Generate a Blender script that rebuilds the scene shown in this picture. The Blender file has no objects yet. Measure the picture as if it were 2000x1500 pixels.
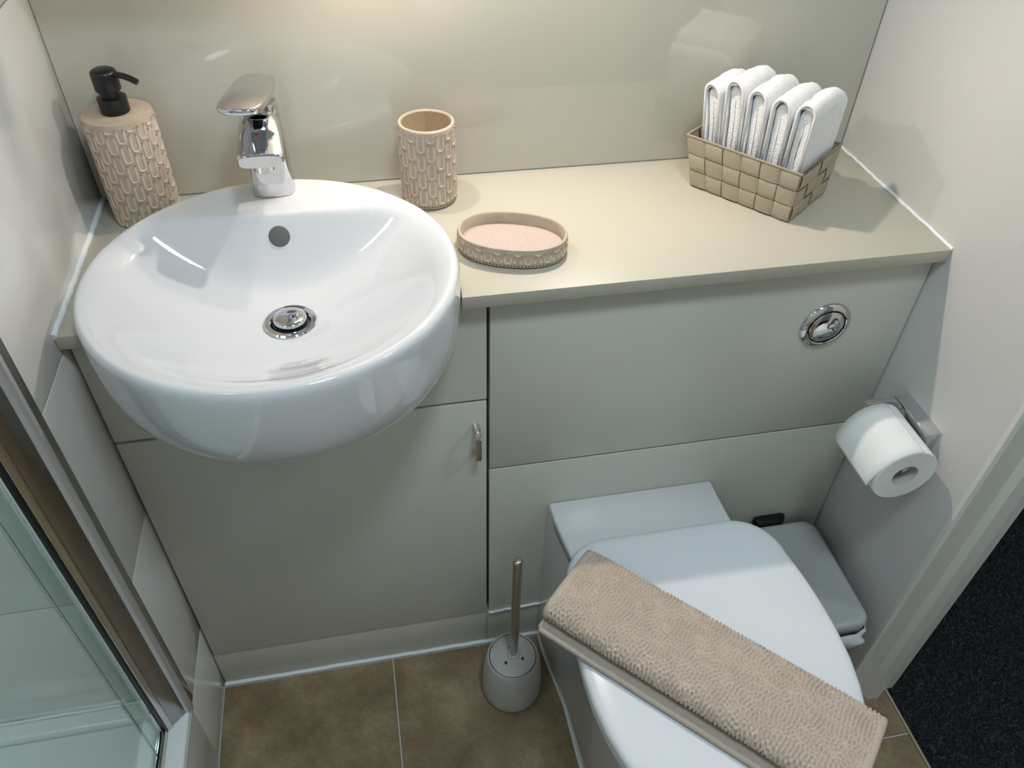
import bpy, bmesh, math, random
import numpy as np
from mathutils import Vector, Matrix
random.seed(4); RNG = np.random.default_rng(7)
SC = bpy.context.scene; COL = SC.collection
PI = math.pi

# ------------------------------------------------------------------ camera
CAM = (0.3653, -1.0893, 1.4367); PITCH = -0.744; YAW = 0.2122; ROLL = 0.0295
fw = Vector((math.sin(YAW)*math.cos(PITCH), math.cos(YAW)*math.cos(PITCH), math.sin(PITCH)))
rt = fw.cross(Vector((0, 0, 1))).normalized(); up = rt.cross(fw)
r2 = rt*math.cos(ROLL)+up*math.sin(ROLL); u2 = -rt*math.sin(ROLL)+up*math.cos(ROLL)
cd = bpy.data.cameras.new('camera'); cam = bpy.data.objects.new('camera', cd); COL.objects.link(cam)
cam.matrix_world = Matrix(((r2.x, u2.x, -fw.x, CAM[0]), (r2.y, u2.y, -fw.y, CAM[1]), (r2.z, u2.z, -fw.z, CAM[2]), (0, 0, 0, 1)))
cd.sensor_width = 36; cd.lens = 1541.6/2000*36; cd.clip_start = .01
SC.camera = cam

# ------------------------------------------------------------------ world, lights, exposure
w = bpy.data.worlds.new('world'); SC.world = w; w.use_nodes = True
w.node_tree.nodes['Background'].inputs[0].default_value = (.75, .85, 1, 1)
w.node_tree.nodes['Background'].inputs[1].default_value = .02
SC.view_settings.view_transform = 'Standard'; SC.view_settings.look = 'None'
SC.view_settings.exposure = 0.06; SC.view_settings.gamma = 1.0; SC.view_settings.use_curve_mapping = False

def light(name, typ, loc, energy, color, size=.02, rot=(0, 0, 0), **kw):
    l = bpy.data.lights.new(name, typ); l.energy = energy; l.color = color
    if typ == 'AREA':
        l.shape = 'DISK'; l.size = size
    else:
        l.shadow_soft_size = size
    for k, v in kw.items(): setattr(l, k, v)
    o = bpy.data.objects.new(name, l); COL.objects.link(o); o.location = loc; o.rotation_euler = rot
    return o
COOL = (.78, .93, 1.0); WARM = (1.0, .88, .775)
light('ceiling_light', 'AREA', (.62, -1.02, 2.325), 11, COOL, .30)
light('shower_fill_light', 'AREA', (-.45, -1.1, 2.325), 9, COOL, .25)  # added fill, brightens the shower interior behind the glass
light('hall_fill_light', 'AREA', (1.85, -1.0, 2.325), 6, COOL, .25)  # added lamp, extra fill through the doorway
light('cabinet_downlight', 'POINT', (.40, -.074, 1.278), 2.0, WARM, .010)
light('sconce_bulb', 'SPOT', (.66, -.062, 1.44), 14.5, WARM, .010, rot=(math.radians(-33), 0, 0), spot_size=math.radians(146), spot_blend=1.0)

# ------------------------------------------------------------------ materials
def M(name, col, rough=.5, metal=0, coat=0, spec=.5, trans=0, ior=1.45, nscale=0, namt=0, bump=0, bscale=200, col2=None, sheen=0, detail=4, emis=None):
    m = bpy.data.materials.new(name); m.use_nodes = True
    nt = m.node_tree; b = nt.nodes['Principled BSDF']; I = b.inputs
    I['Base Color'].default_value = (*col, 1); I['Roughness'].default_value = rough; I['Metallic'].default_value = metal
    I['Coat Weight'].default_value = coat; I['Coat Roughness'].default_value = .03
    I['Specular IOR Level'].default_value = spec; I['Transmission Weight'].default_value = trans; I['IOR'].default_value = ior
    I['Sheen Weight'].default_value = sheen
    tc = nt.nodes.new('ShaderNodeTexCoord')
    if nscale:
        n = nt.nodes.new('ShaderNodeTexNoise'); n.inputs['Scale'].default_value = nscale; n.inputs['Detail'].default_value = detail
        nt.links.new(tc.outputs['Object'], n.inputs['Vector'])
        r = nt.nodes.new('ShaderNodeValToRGB'); r.color_ramp.elements[0].position = .3; r.color_ramp.elements[1].position = .7
        c2 = col2 or tuple(min(1, c*(1+namt)) for c in col); c1 = col if col2 else tuple(c*(1-namt) for c in col)
        r.color_ramp.elements[0].color = (*c1, 1); r.color_ramp.elements[1].color = (*c2, 1)
        nt.links.new(n.outputs['Fac'], r.inputs['Fac']); nt.links.new(r.outputs['Color'], I['Base Color'])
    if bump:
        n2 = nt.nodes.new('ShaderNodeTexNoise'); n2.inputs['Scale'].default_value = bscale; n2.inputs['Detail'].default_value = 3
        nt.links.new(tc.outputs['Object'], n2.inputs['Vector'])
        bp = nt.nodes.new('ShaderNodeBump'); bp.inputs['Strength'].default_value = bump; bp.inputs['Distance'].default_value = .002
        nt.links.new(n2.outputs['Fac'], bp.inputs['Height']); nt.links.new(bp.outputs['Normal'], I['Normal'])
    if emis:
        I['Emission Color'].default_value = (*emis[:3], 1); I['Emission Strength'].default_value = emis[3]
    return m
MAT = dict(
    tile=M('white_glazed_tile', (.74, .715, .69), .14, coat=.3),
    grout=M('light_grout', (.62, .60, .57), .8),
    paint=M('white_wall_paint', (.67, .65, .635), .55, bump=.12, bscale=260),
    ceil=M('ceiling_paint', (.85, .85, .84), .8),
    hallpaint=M('hall_paint', (.55, .54, .52), .8),
    joinery=M('white_gloss_joinery', (.74, .735, .68), .28, bump=.05, bscale=60),
    sealant=M('white_sealant', (.84, .87, .88), .35, bump=.3, bscale=120),
    splash=M('painted_glass', (.525, .51, .435), .03, coat=.6, spec=.6),
    glassedge=M('glass_edge_green', (.25, .33, .29), .1),
    cab=M('satin_sage_ivory', (.60, .60, .53), .30, spec=.45),
    cabdark=M('carcass_shadow_gap', (.05, .05, .045), .8),
    plinth=M('plinth_laminate', (.58, .57, .50), .32),
    worktop=M('cream_composite_stone', (.465, .435, .36), .42, nscale=900, namt=.05, bump=.04, bscale=700),
    ceramic=M('white_ceramic', (.665, .665, .69), .06, coat=.7),
    lidplastic=M('white_seat_plastic', (.72, .735, .775), .22),
    chrome=M('polished_chrome', (.70, .70, .72), .05, metal=1),
    chromesat=M('brushed_chrome', (.62, .60, .56), .18, metal=1),
    darkreflect=M('painted_dark_reflection', (.36, .345, .33), .18, metal=1),  # dark tone stands in for dark reflections along the chrome shower profile
    glintpaint=M('painted_chrome_highlight', (.62, .61, .63), .25, metal=.6),  # pale tone paints the white highlight on the chrome shower profile
    dark=M('dark_recess', (.02, .022, .025), .4),
    grommet=M('grey_overflow_mesh', (.12, .12, .115), .45),
    black=M('black_plastic', (.008, .008, .009), .32),
    reddot=M('marker_dot', (.12, .01, .03), .3),
    resin=M('beige_sandstone_resin', (.47, .38, .295), .55, nscale=45, namt=.10, bump=.15, bscale=900),
    resinrelief=M('raised_resin_relief', (.62, .525, .43), .5, nscale=45, namt=.07),
    resininner=M('tan_resin_inside', (.46, .345, .225), .6, nscale=300, namt=.08),
    dishfloor=M('pinkish_sand_resin', (.48, .38, .335), .6, nscale=700, namt=.16, bump=.3, bscale=1200),
    strap=M('woven_nylon_strap', (.42, .36, .255), .75),
    towel=M('white_terry', (.83, .82, .825), .95, sheen=.3, bump=.7, bscale=420),
    toweltape=M('white_towel_hem', (.80, .80, .81), .9, bump=.2, bscale=900),
    mat=M('beige_loop_pile', (.53, .435, .36), .9, nscale=30, namt=.06, sheen=.15),
    mathem=M('beige_mat_hem', (.48, .40, .335), .85, bump=.5, bscale=700),
    paper=M('white_tissue', (.86, .86, .85), .9, bump=.15, bscale=500),
    cardboard=M('tube_inside', (.55, .53, .50), .9),
    brushgrey=M('warm_grey_plastic', (.47, .46, .44), .42),
    steel=M('brushed_steel', (.52, .49, .45), .22, metal=1),
    bingrey=M('soft_grey_plastic', (.43, .445, .435), .38, bump=.04, bscale=500),
    binbody=M('grey_bin_body', (.24, .25, .245), .45),
    bag=M('thin_white_bag', (.75, .79, .80), .35, trans=.25),
    tray=M('white_shower_tray', (.86, .88, .89), .25),
    glass=M('shower_glass', (.80, .90, .86), .0, trans=1, ior=1.45),
    carpet=M('charcoal_carpet', (.010, .011, .013), .95, nscale=120, namt=.5),
    fibre=M('charcoal_fibre', (.050, .053, .057), .9, nscale=330, namt=.85),
    threshold=M('threshold_strip', (.40, .34, .26), .5),
    mirror=M('mirror_glass', (.9, .9, .9), .01, metal=1),
    lampglow=M('lamp_diffuser', (.9, .9, .9), .5, emis=(1, .95, .88, 2.0)),
)
def floor_mat():
    m = bpy.data.materials.new('brown_stone_tile'); m.use_nodes = True
    nt = m.node_tree; b = nt.nodes['Principled BSDF']; tc = nt.nodes.new('ShaderNodeTexCoord')
    def noise(s, d, ro=.6):
        n = nt.nodes.new('ShaderNodeTexNoise'); n.inputs['Scale'].default_value = s; n.inputs['Detail'].default_value = d
        n.inputs['Roughness'].default_value = ro; nt.links.new(tc.outputs['Object'], n.inputs['Vector']); return n
    a = noise(9, 8, .65); c = noise(120, 4, .7)
    mx = nt.nodes.new('ShaderNodeMath'); mx.operation = 'MULTIPLY_ADD'; mx.inputs[1].default_value = .35
    nt.links.new(c.outputs['Fac'], mx.inputs[0]); nt.links.new(a.outputs['Fac'], mx.inputs[2])
    r = nt.nodes.new('ShaderNodeValToRGB'); e = r.color_ramp.elements
    e[0].position = .48; e[0].color = (.165, .112, .058, 1); e[1].position = .88; e[1].color = (.38, .285, .18, 1)
    k = e.new(.66); k.color = (.245, .172, .097, 1)
    nt.links.new(mx.outputs[0], r.inputs['Fac']); nt.links.new(r.outputs['Color'], b.inputs['Base Color'])
    b.inputs['Roughness'].default_value = .42
    bp = nt.nodes.new('ShaderNodeBump'); bp.inputs['Strength'].default_value = .15; bp.inputs['Distance'].default_value = .002
    nt.links.new(c.outputs['Fac'], bp.inputs['Height']); nt.links.new(bp.outputs['Normal'], b.inputs['Normal'])
    return m
MAT['floor'] = floor_mat()
def strap_ribs(m):   # fine weave ribs along the strap, from UV
    nt = m.node_tree; b = nt.nodes['Principled BSDF']
    uv = nt.nodes.new('ShaderNodeUVMap'); wv = nt.nodes.new('ShaderNodeTexWave'); wv.wave_type = 'BANDS'; wv.bands_direction = 'X'
    wv.inputs['Scale'].default_value = 1.9; wv.inputs['Distortion'].default_value = 1.2; wv.inputs['Detail'].default_value = 1; wv.inputs['Detail Scale'].default_value = 6
    nt.links.new(uv.outputs['UV'], wv.inputs['Vector'])
    r = nt.nodes.new('ShaderNodeValToRGB'); r.color_ramp.elements[0].color = (.28, .235, .165, 1); r.color_ramp.elements[1].color = (.56, .49, .37, 1)
    nt.links.new(wv.outputs['Fac'], r.inputs['Fac']); nt.links.new(r.outputs['Color'], b.inputs['Base Color'])
    bp = nt.nodes.new('ShaderNodeBump'); bp.inputs['Strength'].default_value = .5; bp.inputs['Distance'].default_value = .0006
    nt.links.new(wv.outputs['Fac'], bp.inputs['Height']); nt.links.new(bp.outputs['Normal'], b.inputs['Normal'])
strap_ribs(MAT['strap'])

# ------------------------------------------------------------------ helpers
def link(name, me, mat=None, parent=None, smooth=False, auto=None):
    o = bpy.data.objects.new(name, me); COL.objects.link(o)
    if mat is not None and not me.materials: me.materials.append(MAT[mat] if isinstance(mat, str) else mat)
    if parent is not None:
        o.parent = parent; o.matrix_parent_inverse = Matrix.Translation(parent.location).inverted() if parent.type == 'EMPTY' else parent.matrix_basis.inverted()
    if smooth or auto:
        me.polygons.foreach_set('use_smooth', [True]*len(me.polygons))
        if auto: me.set_sharp_from_angle(angle=math.radians(auto))
    return o
def mesh(name, v, f, mat=None, parent=None, smooth=False, auto=None, recalc=False):
    me = bpy.data.meshes.new(name); me.from_pydata([tuple(map(float, p)) for p in v], [], [tuple(map(int, q)) for q in f]); me.update()
    if recalc:
        b = bmesh.new(); b.from_mesh(me); bmesh.ops.remove_doubles(b, verts=b.verts, dist=1e-6); bmesh.ops.recalc_face_normals(b, faces=b.faces); b.to_mesh(me); b.free()
    return link(name, me, mat, parent, smooth, auto)
def bmo(name, bm, mat, parent=None, smooth=False, auto=None):
    bmesh.ops.recalc_face_normals(bm, faces=bm.faces)
    me = bpy.data.meshes.new(name); bm.to_mesh(me); bm.free()
    return link(name, me, mat, parent, smooth, auto)
def bbox(bm, lo, hi, bev=0, seg=2):
    r = bmesh.ops.create_cube(bm, size=1); vs = r['verts']
    c = [(a+b)/2 for a, b in zip(lo, hi)]; s = [b-a for a, b in zip(lo, hi)]
    for v in vs: v.co = Vector((c[i]+v.co[i]*s[i] for i in range(3)))
    if bev:
        es = list({e for v in vs for e in v.link_edges})
        bmesh.ops.bevel(bm, geom=es, offset=bev, segments=seg, affect='EDGES', profile=.5)
def box(name, lo, hi, mat, parent=None, bev=0, seg=2):
    bm = bmesh.new(); bbox(bm, lo, hi, bev, seg); return bmo(name, bm, mat, parent, auto=40 if bev else None)
def prism(name, poly, z0, z1, mat, parent=None, bev=0, axis='z', seg=2, auto=35):
    """extrude a polygon: axis z -> (x,y), axis y -> (x,z), axis x -> (y,z)"""
    bm = bmesh.new()
    def P(a, b, t): return {'z': (a, b, t), 'y': (a, t, b), 'x': (t, a, b)}[axis]
    lo = [bm.verts.new(P(a, b, z0)) for a, b in poly]; hi = [bm.verts.new(P(a, b, z1)) for a, b in poly]
    n = len(poly); bm.faces.new(lo[::-1]); bm.faces.new(hi)
    for i in range(n): bm.faces.new((lo[i], lo[(i+1) % n], hi[(i+1) % n], hi[i]))
    bmesh.ops.recalc_face_normals(bm, faces=bm.faces)
    if bev:
        es = [e for e in bm.edges if e.calc_face_angle(0) > .6]
        bmesh.ops.bevel(bm, geom=es, offset=bev, segments=seg, affect='EDGES', profile=.5)
    return bmo(name, bm, mat, parent, auto=auto)
def lathe(name, prof, c, mat, parent=None, n=64, axis='z', auto=40, sx=1, sy=1, rot=0):
    """prof list of (r, h); closed at r=0"""
    v = []; f = []; m = len(prof)
    ca, sa = math.cos(rot), math.sin(rot)
    for r, h in prof:
        for k in range(n):
            a = 2*PI*k/n; x, y = r*math.cos(a)*sx, r*math.sin(a)*sy; x, y = x*ca-y*sa, x*sa+y*ca
            v.append({'z': (c[0]+x, c[1]+y, c[2]+h), 'y': (c[0]+x, c[1]+h, c[2]+y), 'x': (c[0]+h, c[1]+x, c[2]+y)}[axis])
    for i in range(m-1):
        for k in range(n): f.append((i*n+k, i*n+(k+1) % n, (i+1)*n+(k+1) % n, (i+1)*n+k))
    return mesh(name, v, f, mat, parent, auto=auto, recalc=True)
def sweep(v, f, path, sec, close=False):
    """sweep section points (list of (a,b)) along path; frames by parallel transport"""
    path = [Vector(p) for p in path]; n = len(sec); b0 = len(v); prev = None
    for i, p in enumerate(path):
        t = (path[min(i+1, len(path)-1)]-path[max(i-1, 0)]).normalized()
        if prev is None:
            a = Vector((0, 0, 1)) if abs(t.z) < .9 else Vector((1, 0, 0)); x = t.cross(a).normalized()
        else: x = (prev-t*prev.dot(t)).normalized()
        prev = x; y = t.cross(x)
        for a, b in sec: v.append(tuple(p+x*a+y*b))
    for i in range(len(path)-1):
        for k in range(n): f.append((b0+i*n+k, b0+i*n+(k+1) % n, b0+(i+1)*n+(k+1) % n, b0+(i+1)*n+k))
    f.append(tuple(b0+k for k in range(n))[::-1]); f.append(tuple(b0+(len(path)-1)*n+k for k in range(n)))
def circ(r, n=12): return [(r*math.cos(2*PI*k/n), r*math.sin(2*PI*k/n)) for k in range(n)]
def tube(name, path, r, mat, parent=None, n=12):
    v, f = [], []; sweep(v, f, path, circ(r, n)); return mesh(name, v, f, mat, parent, auto=50, recalc=True)
def loft(name, rings, mat, parent=None, cap=True, auto=40):
    n = len(rings[0]); v = [p for r in rings for p in r]; f = []
    for i in range(len(rings)-1):
        for k in range(n): f.append((i*n+k, i*n+(k+1) % n, (i+1)*n+(k+1) % n, (i+1)*n+k))
    if cap: f.append(tuple(range(n))[::-1]); f.append(tuple((len(rings)-1)*n+k for k in range(n)))
    return mesh(name, v, f, mat, parent, auto=auto, recalc=True)
def supere(a, b, e=4, n=48):
    out = []
    for k in range(n):
        t = 2*PI*k/n; c, s = math.cos(t), math.sin(t)
        out.append((a*math.copysign(abs(c)**(2/e), c), b*math.copysign(abs(s)**(2/e), s)))
    return out
def rrect(x0, y0, x1, y1, r, n=6):
    out = []
    for cx, cy, a0 in ((x1-r, y1-r, 0), (x0+r, y1-r, PI/2), (x0+r, y0+r, PI), (x1-r, y0+r, 1.5*PI)):
        for k in range(n+1): a = a0+PI/2*k/n; out.append((cx+r*math.cos(a), cy+r*math.sin(a)))
    return out
def tag(o, label, cat=None, group=None, kind=None):
    if label: o['label'] = label
    if cat: o['category'] = cat
    if group: o['group'] = group
    if kind: o['kind'] = kind
    return o
def thing(name, label, cat, loc, group=None):
    o = bpy.data.objects.new(name, None); COL.objects.link(o); o.location = loc; o.empty_display_size = .05
    return tag(o, label, cat, group)
def struct(o, label): return tag(o, label, kind='structure')
def vnoise(shape, cell, seed):
    """smooth value noise on a grid, feature size = cell samples"""
    g = np.random.default_rng(seed); h, w_ = shape; gh, gw = int(h/cell)+3, int(w_/cell)+3
    G = g.random((gh, gw)); y = np.arange(h)/cell; x = np.arange(w_)/cell
    yi, xi = y.astype(int), x.astype(int); fy, fx = y-yi, x-xi
    fy = (fy*fy*(3-2*fy))[:, None]; fx = (fx*fx*(3-2*fx))[None]
    a = G[yi][:, xi]; b = G[yi][:, xi+1]; c = G[yi+1][:, xi]; d = G[yi+1][:, xi+1]
    return (a*(1-fx)+b*fx)*(1-fy)+(c*(1-fx)+d*fx)*fy

# ------------------------------------------------------------------ dimensions (metres)
H = .86; W = 1.1365; DW = .314; DC = .2948; XM = .5027; Z1 = .6633; Z2 = .5139; ZB = .1085; TH = .019
YE = -.43          # end of the left wall / back wall of the shower
YF = -2.1; CEIL = 2.33; JY = -.527; JX = 1.25; YD = -1.33

# ------------------------------------------------------------------ room shell
fl = struct(box('floor', (-.002, -2.1, -.06), (1.232, 0, -.0025), 'grout'), 'brown stone-effect tiled bathroom floor with pale grout')
xs = [0, .315, .63, .945, 1.2325]; ys = [0, -.2985, -.614, -.9295, -1.245, -1.56, -1.875, -2.1]
for i in range(4):
    for j in range(7):
        if i == 3 and (j == 0 or j >= 4): x1 = W
        else: x1 = xs[i+1]
        box('tile', (xs[i]+.0014, ys[j+1]+.0014, -.012), (x1-.0014, ys[j]-.0014, 0), 'floor', fl, bev=.0008, seg=1)
hf = struct(box('floor_hall', (1.2345, -2.1, -.06), (2.5, .4, -.006), 'carpet'), 'hall floor under charcoal carpet')
struct(box('trim_1', (1.2315, YD, -.012), (1.236, JY, .0015), 'threshold'), 'thin strip between brown tiles and charcoal carpet')
struct(box('wall_back', (-.12, .0, -.05), (W+.12, .12, CEIL), 'paint'), 'back wall behind the glass splashback')
wl = struct(box('wall_left', (-.12, YE+.006, 0), (-.006, 0, CEIL), 'grout'), 'white glazed tiled wall left of the basin')
rows = [0, .19, .513, .83, 1.145, 1.46, 1.775, 2.09, CEIL]
for a, b in zip(rows[:-1], rows[1:]):
    box('tile', (-.0061, YE, a+.0011), (0, -.0005, b-.0011), 'tile', wl, bev=.0012, seg=2)
ws = struct(box('wall_shower', (-.9, YE+.0055, 0), (-.006, YE+.1, CEIL), 'grout'), 'white tiled end wall inside the shower')
for x0, x1 in ((-.9, -.47), (-.47, -.0065)):
    for a, b in zip(rows[1:-1], rows[2:]):
        box('tile', (x0+.0011, YE-.0005, a+.0011), (x1-.0011, YE+.0056, b-.0011), 'tile', ws, bev=.0012, seg=2)
struct(box('wall_shower_side', (-1.0, YF, 0), (-.9, YE+.1, CEIL), 'tile'), 'far side wall of the shower')
struct(box('wall_front', (-1.0, YF-.1, -.05), (2.5, YF, CEIL), 'paint'), 'white wall behind the camera')
struct(box('wall_right', (W, JY, 0), (W+.1, 0, CEIL), 'paint'), 'white painted wall right of the worktop')
struct(box('wall_right_far', (W, YF, 0), (W+.1, YD, CEIL), 'paint'), 'white wall beyond the doorway')
struct(box('wall_over_door', (W, YD, 2.06), (W+.1, JY, CEIL), 'paint'), 'white wall above the doorway')
struct(box('ceiling', (-1.0, YF-.1, CEIL), (2.5, .4, CEIL+.1), 'ceil'), 'white ceiling')
struct(box('wall_hall', (2.5, YF-.1, -.05), (2.6, .4, CEIL), 'hallpaint'), 'hall wall opposite the doorway')
struct(box('wall_hall_end', (W+.1, .4, -.05), (2.6, .5, CEIL), 'hallpaint'), 'end wall of the hall')
# shower riser below the tray (tiled)
rs = struct(box('wall_riser', (-.12, YF, 0), (-.006, YE-.0005, .212), 'grout'), 'tiled riser under the shower tray')
for y0, y1 in ((YE-.6, YE-.0015), (YE-1.2, YE-.602), (YF, YE-1.202)):
    box('tile', (-.0061, y0, .001), (0, y1, .211), 'tile', rs, bev=.0012)
# door lining: jamb facing the camera with stop and mouldings
dl = thing('door_1', 'cream painted moulded door lining beside the dark carpet', None, (W, JY, 0)); dl['kind'] = 'structure'
def jamb(y0, sgn, name='jamb'):
    P = [(W-.001, 0), (W-.001, -.003), (W+.004, -.006), (W+.013, -.006), (W+.018, -.002), (W+.048, -.002), (W+.052, -.014), (W+.074, -.016), (W+.078, -.013), (W+.080, -.002), (W+.112, -.002), (W+.116, .002), (W+.116, .0)]
    P = [(x, y0+sgn*y) for x, y in P] + [(W+.116, y0+sgn*.004), (W-.001, y0+sgn*.004)]
    P.pop(12)
    return P
prism('jamb', jamb(JY, 1), 0, 2.06, 'joinery', dl, auto=25)
prism('jamb', jamb(YD, -1), 0, 2.06, 'joinery', dl, auto=25)
box('head', (W-.001, YD, 2.045), (W+.116, JY, 2.065), 'joinery', dl, bev=.002)
# ------------------------------------------------------------------ sealant beads
def bead(name, a, b, r, label, n=40, jit=.0006):
    a, b = Vector(a), Vector(b); pts = []
    for i in range(n+1):
        p = a.lerp(b, i/n); pts.append(p+Vector([random.uniform(-jit, jit) for _ in range(3)]))
    return struct(tube(name, pts, r, 'sealant', n=8), label)
bead('trim_2', (.001, -.006, H+.001), (.001, -DW, H+.001), .0042, 'white sealant bead between worktop and left tiled wall')
bead('trim_3', (W-.0008, -.006, H+.0012), (W-.0008, -DW, H+.0012), .0024, 'uneven white sealant bead between worktop and right wall')
bead('trim_4', (.002, -.2945, .002), (.615, -.2945, .002), .0042, 'white sealant bead along plinth and brown floor', jit=.0004)
bead('trim_5', (XM+.002, -DC-.001, ZB-.001), (.612, -DC-.001, ZB+.004), .0028, 'short white sealant bead under the lower toilet panel')
# ------------------------------------------------------------------ glass splashback
sp = thing('glass_splashback', 'glossy pale grey-green glass splashback covering the back wall', 'splashback', (W/2, -.003, H))
box('glass_panel', (.0004, -.006, H+.0015), (W-.002, -.0005, 1.98), 'splash', sp, bev=.0006, seg=1)
box('polished_edge', (.002, -.0062, H+.0008), (W-.002, -.0004, H+.0022), 'glassedge', sp)

# ------------------------------------------------------------------ basin (round, semi-recessed)
BC = (.250, -.283); BR = .2175; RZ = H+.05
basin = thing('basin', 'round white ceramic semi-recessed basin set in the worktop', 'basin', (BC[0], BC[1], H-.12))
OUT = [(.2060, .0502), (.2105, .0494), (.2140, .0473), (.2162, .0438), (.2173, .0392), (.2177, .032), (.2177, .022), (.2175, .008), (.2165, -.012), (.2140, -.031), (.2095, -.050), (.2015, -.068), (.1885, -.083), (.1690, -.0945), (.1440, -.1015), (.110, -.1050), (.06, -.1065), (.0, -.107)]
OUT = [(r, h+H-.002) for r, h in OUT]
def smin(a, b, k): h = max(0, k-abs(a-b))/k; return min(a, b)-h*h*k*.25
def smax(a, b, k): return -smin(-a, -b, k)
YC = .118     # straight back edge of the bowl, above the centre
RI = .2060
def bowl(x, y):
    r = math.hypot(x, y); f1 = .090*(1-(r/.203)**2.05)
    d1 = smax(f1, 0, .020); d2 = smax((YC-y)*1.9, 0, .006)
    return smin(d1, d2, min(.030, d1+d2+1e-6))
nR, nA = 90, 160
v, f = [], []
for i in range(nR+1):
    r = RI*(i/nR)
    for k in range(nA):
        a = 2*PI*k/nA; x, y = r*math.cos(a), r*math.sin(a)
        z = RZ-bowl(x, y)
        v.append((BC[0]+x, BC[1]+y, z))
for i in range(nR):
    for k in range(nA): f.append((i*nA+k, i*nA+(k+1) % nA, (i+1)*nA+(k+1) % nA, (i+1)*nA+k))
zr = [v[nR*nA+k][2] for k in range(nA)]
for j, (r, z) in enumerate(OUT[1:]):
    b0 = len(v)
    for k in range(nA):
        a = 2*PI*k/nA; v.append((BC[0]+r*math.cos(a), BC[1]+r*math.sin(a), z))
    p0 = b0-nA
    for k in range(nA): f.append((p0+k, p0+(k+1) % nA, b0+(k+1) % nA, b0+k))
mesh('bowl', v, f, 'ceramic', basin, smooth=True, recalc=True)
DRX, DRY = BC[0]+.006, BC[1]+.004
dz = RZ-bowl(DRX-BC[0], DRY-BC[1])
lathe('waste_flange', [(.0, -.004), (.021, -.004), (.023, .0005), (.0255, .0028), (.031, .0030), (.033, .0012), (.033, -.001)], (DRX, DRY, dz+.0022), 'chrome', basin)
lathe('waste_well', [(.0, .0), (.0222, .0), (.0226, .0016)], (DRX, DRY, dz+.0020), 'dark', basin)
lathe('waste_plug', [(.0, .0125), (.014, .0121), (.0190, .0110), (.0205, .0092), (.0205, .0068), (.018, .0058), (.009, .0058), (.009, .0)], (DRX, DRY, dz), 'chrome', basin)
# overflow hole on the steep back wall of the bowl
ox, oy = .001, YC-.0135
e = 1e-3; nx = (bowl(ox+e, oy)-bowl(ox-e, oy))/(2*e); ny = (bowl(ox, oy+e)-bowl(ox, oy-e))/(2*e)
N = Vector((nx, ny, 1)).normalized(); C = Vector((BC[0]+ox, BC[1]+oy, RZ-bowl(ox, oy)))
t1 = N.cross(Vector((1, 0, 0))).normalized(); t2 = N.cross(t1)
v, f = [], []; pr = [(.0, .0022), (.008, .0020), (.0125, .0012), (.0138, -.0005), (.0138, -.003)]
for r, h in pr:
    for k in range(40): a = 2*PI*k/40; v.append(tuple(C+t1*(r*math.cos(a))+t2*(r*math.sin(a))+N*h))
for i in range(len(pr)-1):
    for k in range(40): f.append((i*40+k, i*40+(k+1) % 40, (i+1)*40+(k+1) % 40, (i+1)*40+k))
tag(mesh('overflow_cap', v, f, 'grommet', basin, auto=40, recalc=True), 'dark grey round overflow cap')

# ------------------------------------------------------------------ worktop with notch for the basin
rn = .2187
def notch_pts(y_front, n=40):
    dy = y_front-BC[1]; hw = math.sqrt(rn*rn-dy*dy)
    a0 = math.atan2(dy, -hw); a1 = math.atan2(dy, hw)
    a0 = a0 if a0 > 0 else a0+2*PI
    return [(BC[0]+rn*math.cos(a0+(a1-a0)*k/n), BC[1]+rn*math.sin(a0+(a1-a0)*k/n)) for k in range(n+1)]
npt = notch_pts(-DW)
top = [(.0005, -.0005), (.0005, -DW)] + npt + [(W-.0005, -DW), (W-.0005, -.0005)]
tag(prism('worktop', top, H-TH, H, 'worktop', bev=.0012), 'cream composite stone worktop running from basin to right wall', 'worktop')

# ------------------------------------------------------------------ cabinets
CT = H-TH-.001
va = thing('vanity_cabinet', 'sage ivory cupboard under the basin with a single handled door', 'cabinet', (.25, -.15, 0))
box('side_panel', (.004, -DC+.019, ZB), (.02, -.001, CT), 'cab', va)
box('side_panel', (XM-.018, -DC+.019, ZB), (XM-.0022, -.001, CT), 'cab', va)
box('base_panel', (.02, -DC+.019, ZB), (XM-.018, -.001, ZB+.018), 'cab', va)
box('back_panel', (.02, -.02, ZB+.018), (XM-.018, -.004, .60), 'cab', va)
box('rail', (.02, -DC+.024, Z1-.02), (XM-.018, -DC+.04, Z1+.02), 'cabdark', va)
# fixed fascia with cut-out following the basin
def basin_half(z):
    for (r0, h0), (r1, h1) in zip(OUT[:-1], OUT[1:]):
        if h1 <= z <= h0 and h0 != h1: return r0+(r1-r0)*(h0-z)/(h0-h1)
    return 0
cut = [(basin_half(CT)+.0016, CT)] + [(r+.0016, z-.0016) for r, z in OUT if z < CT-.004 and r > .05]
fas = [(.0045, Z1+.0024), (XM-.0022, Z1+.0024), (XM-.0022, CT)] + [(BC[0]+h, z) for h, z in cut] + [(BC[0]-h, z) for h, z in cut[::-1]] + [(.0045, CT)]
prism('fascia', fas, -DC, -DC+.018, 'cab', va, axis='y', bev=.0006, seg=1)
dr = box('door', (.0045, -DC, ZB+.0015), (XM-.0022, -DC+.018, Z1-.0024), 'cab', va, bev=.0012)
hx = .4850
hv, hfc = [], []
hp = [(hx, -DC+.002, .616), (hx, -DC-.014, .616), (hx, -DC-.0185, .6145), (hx, -DC-.021, .610), (hx, -DC-.0215, .604), (hx, -DC-.0215, .572), (hx, -DC-.021, .566), (hx, -DC-.0185, .5615), (hx, -DC-.014, .560), (hx, -DC+.002, .560)]
sweep(hv, hfc, hp, rrect(-.0045, -.003, .0045, .003, .0012, 2))
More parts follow.
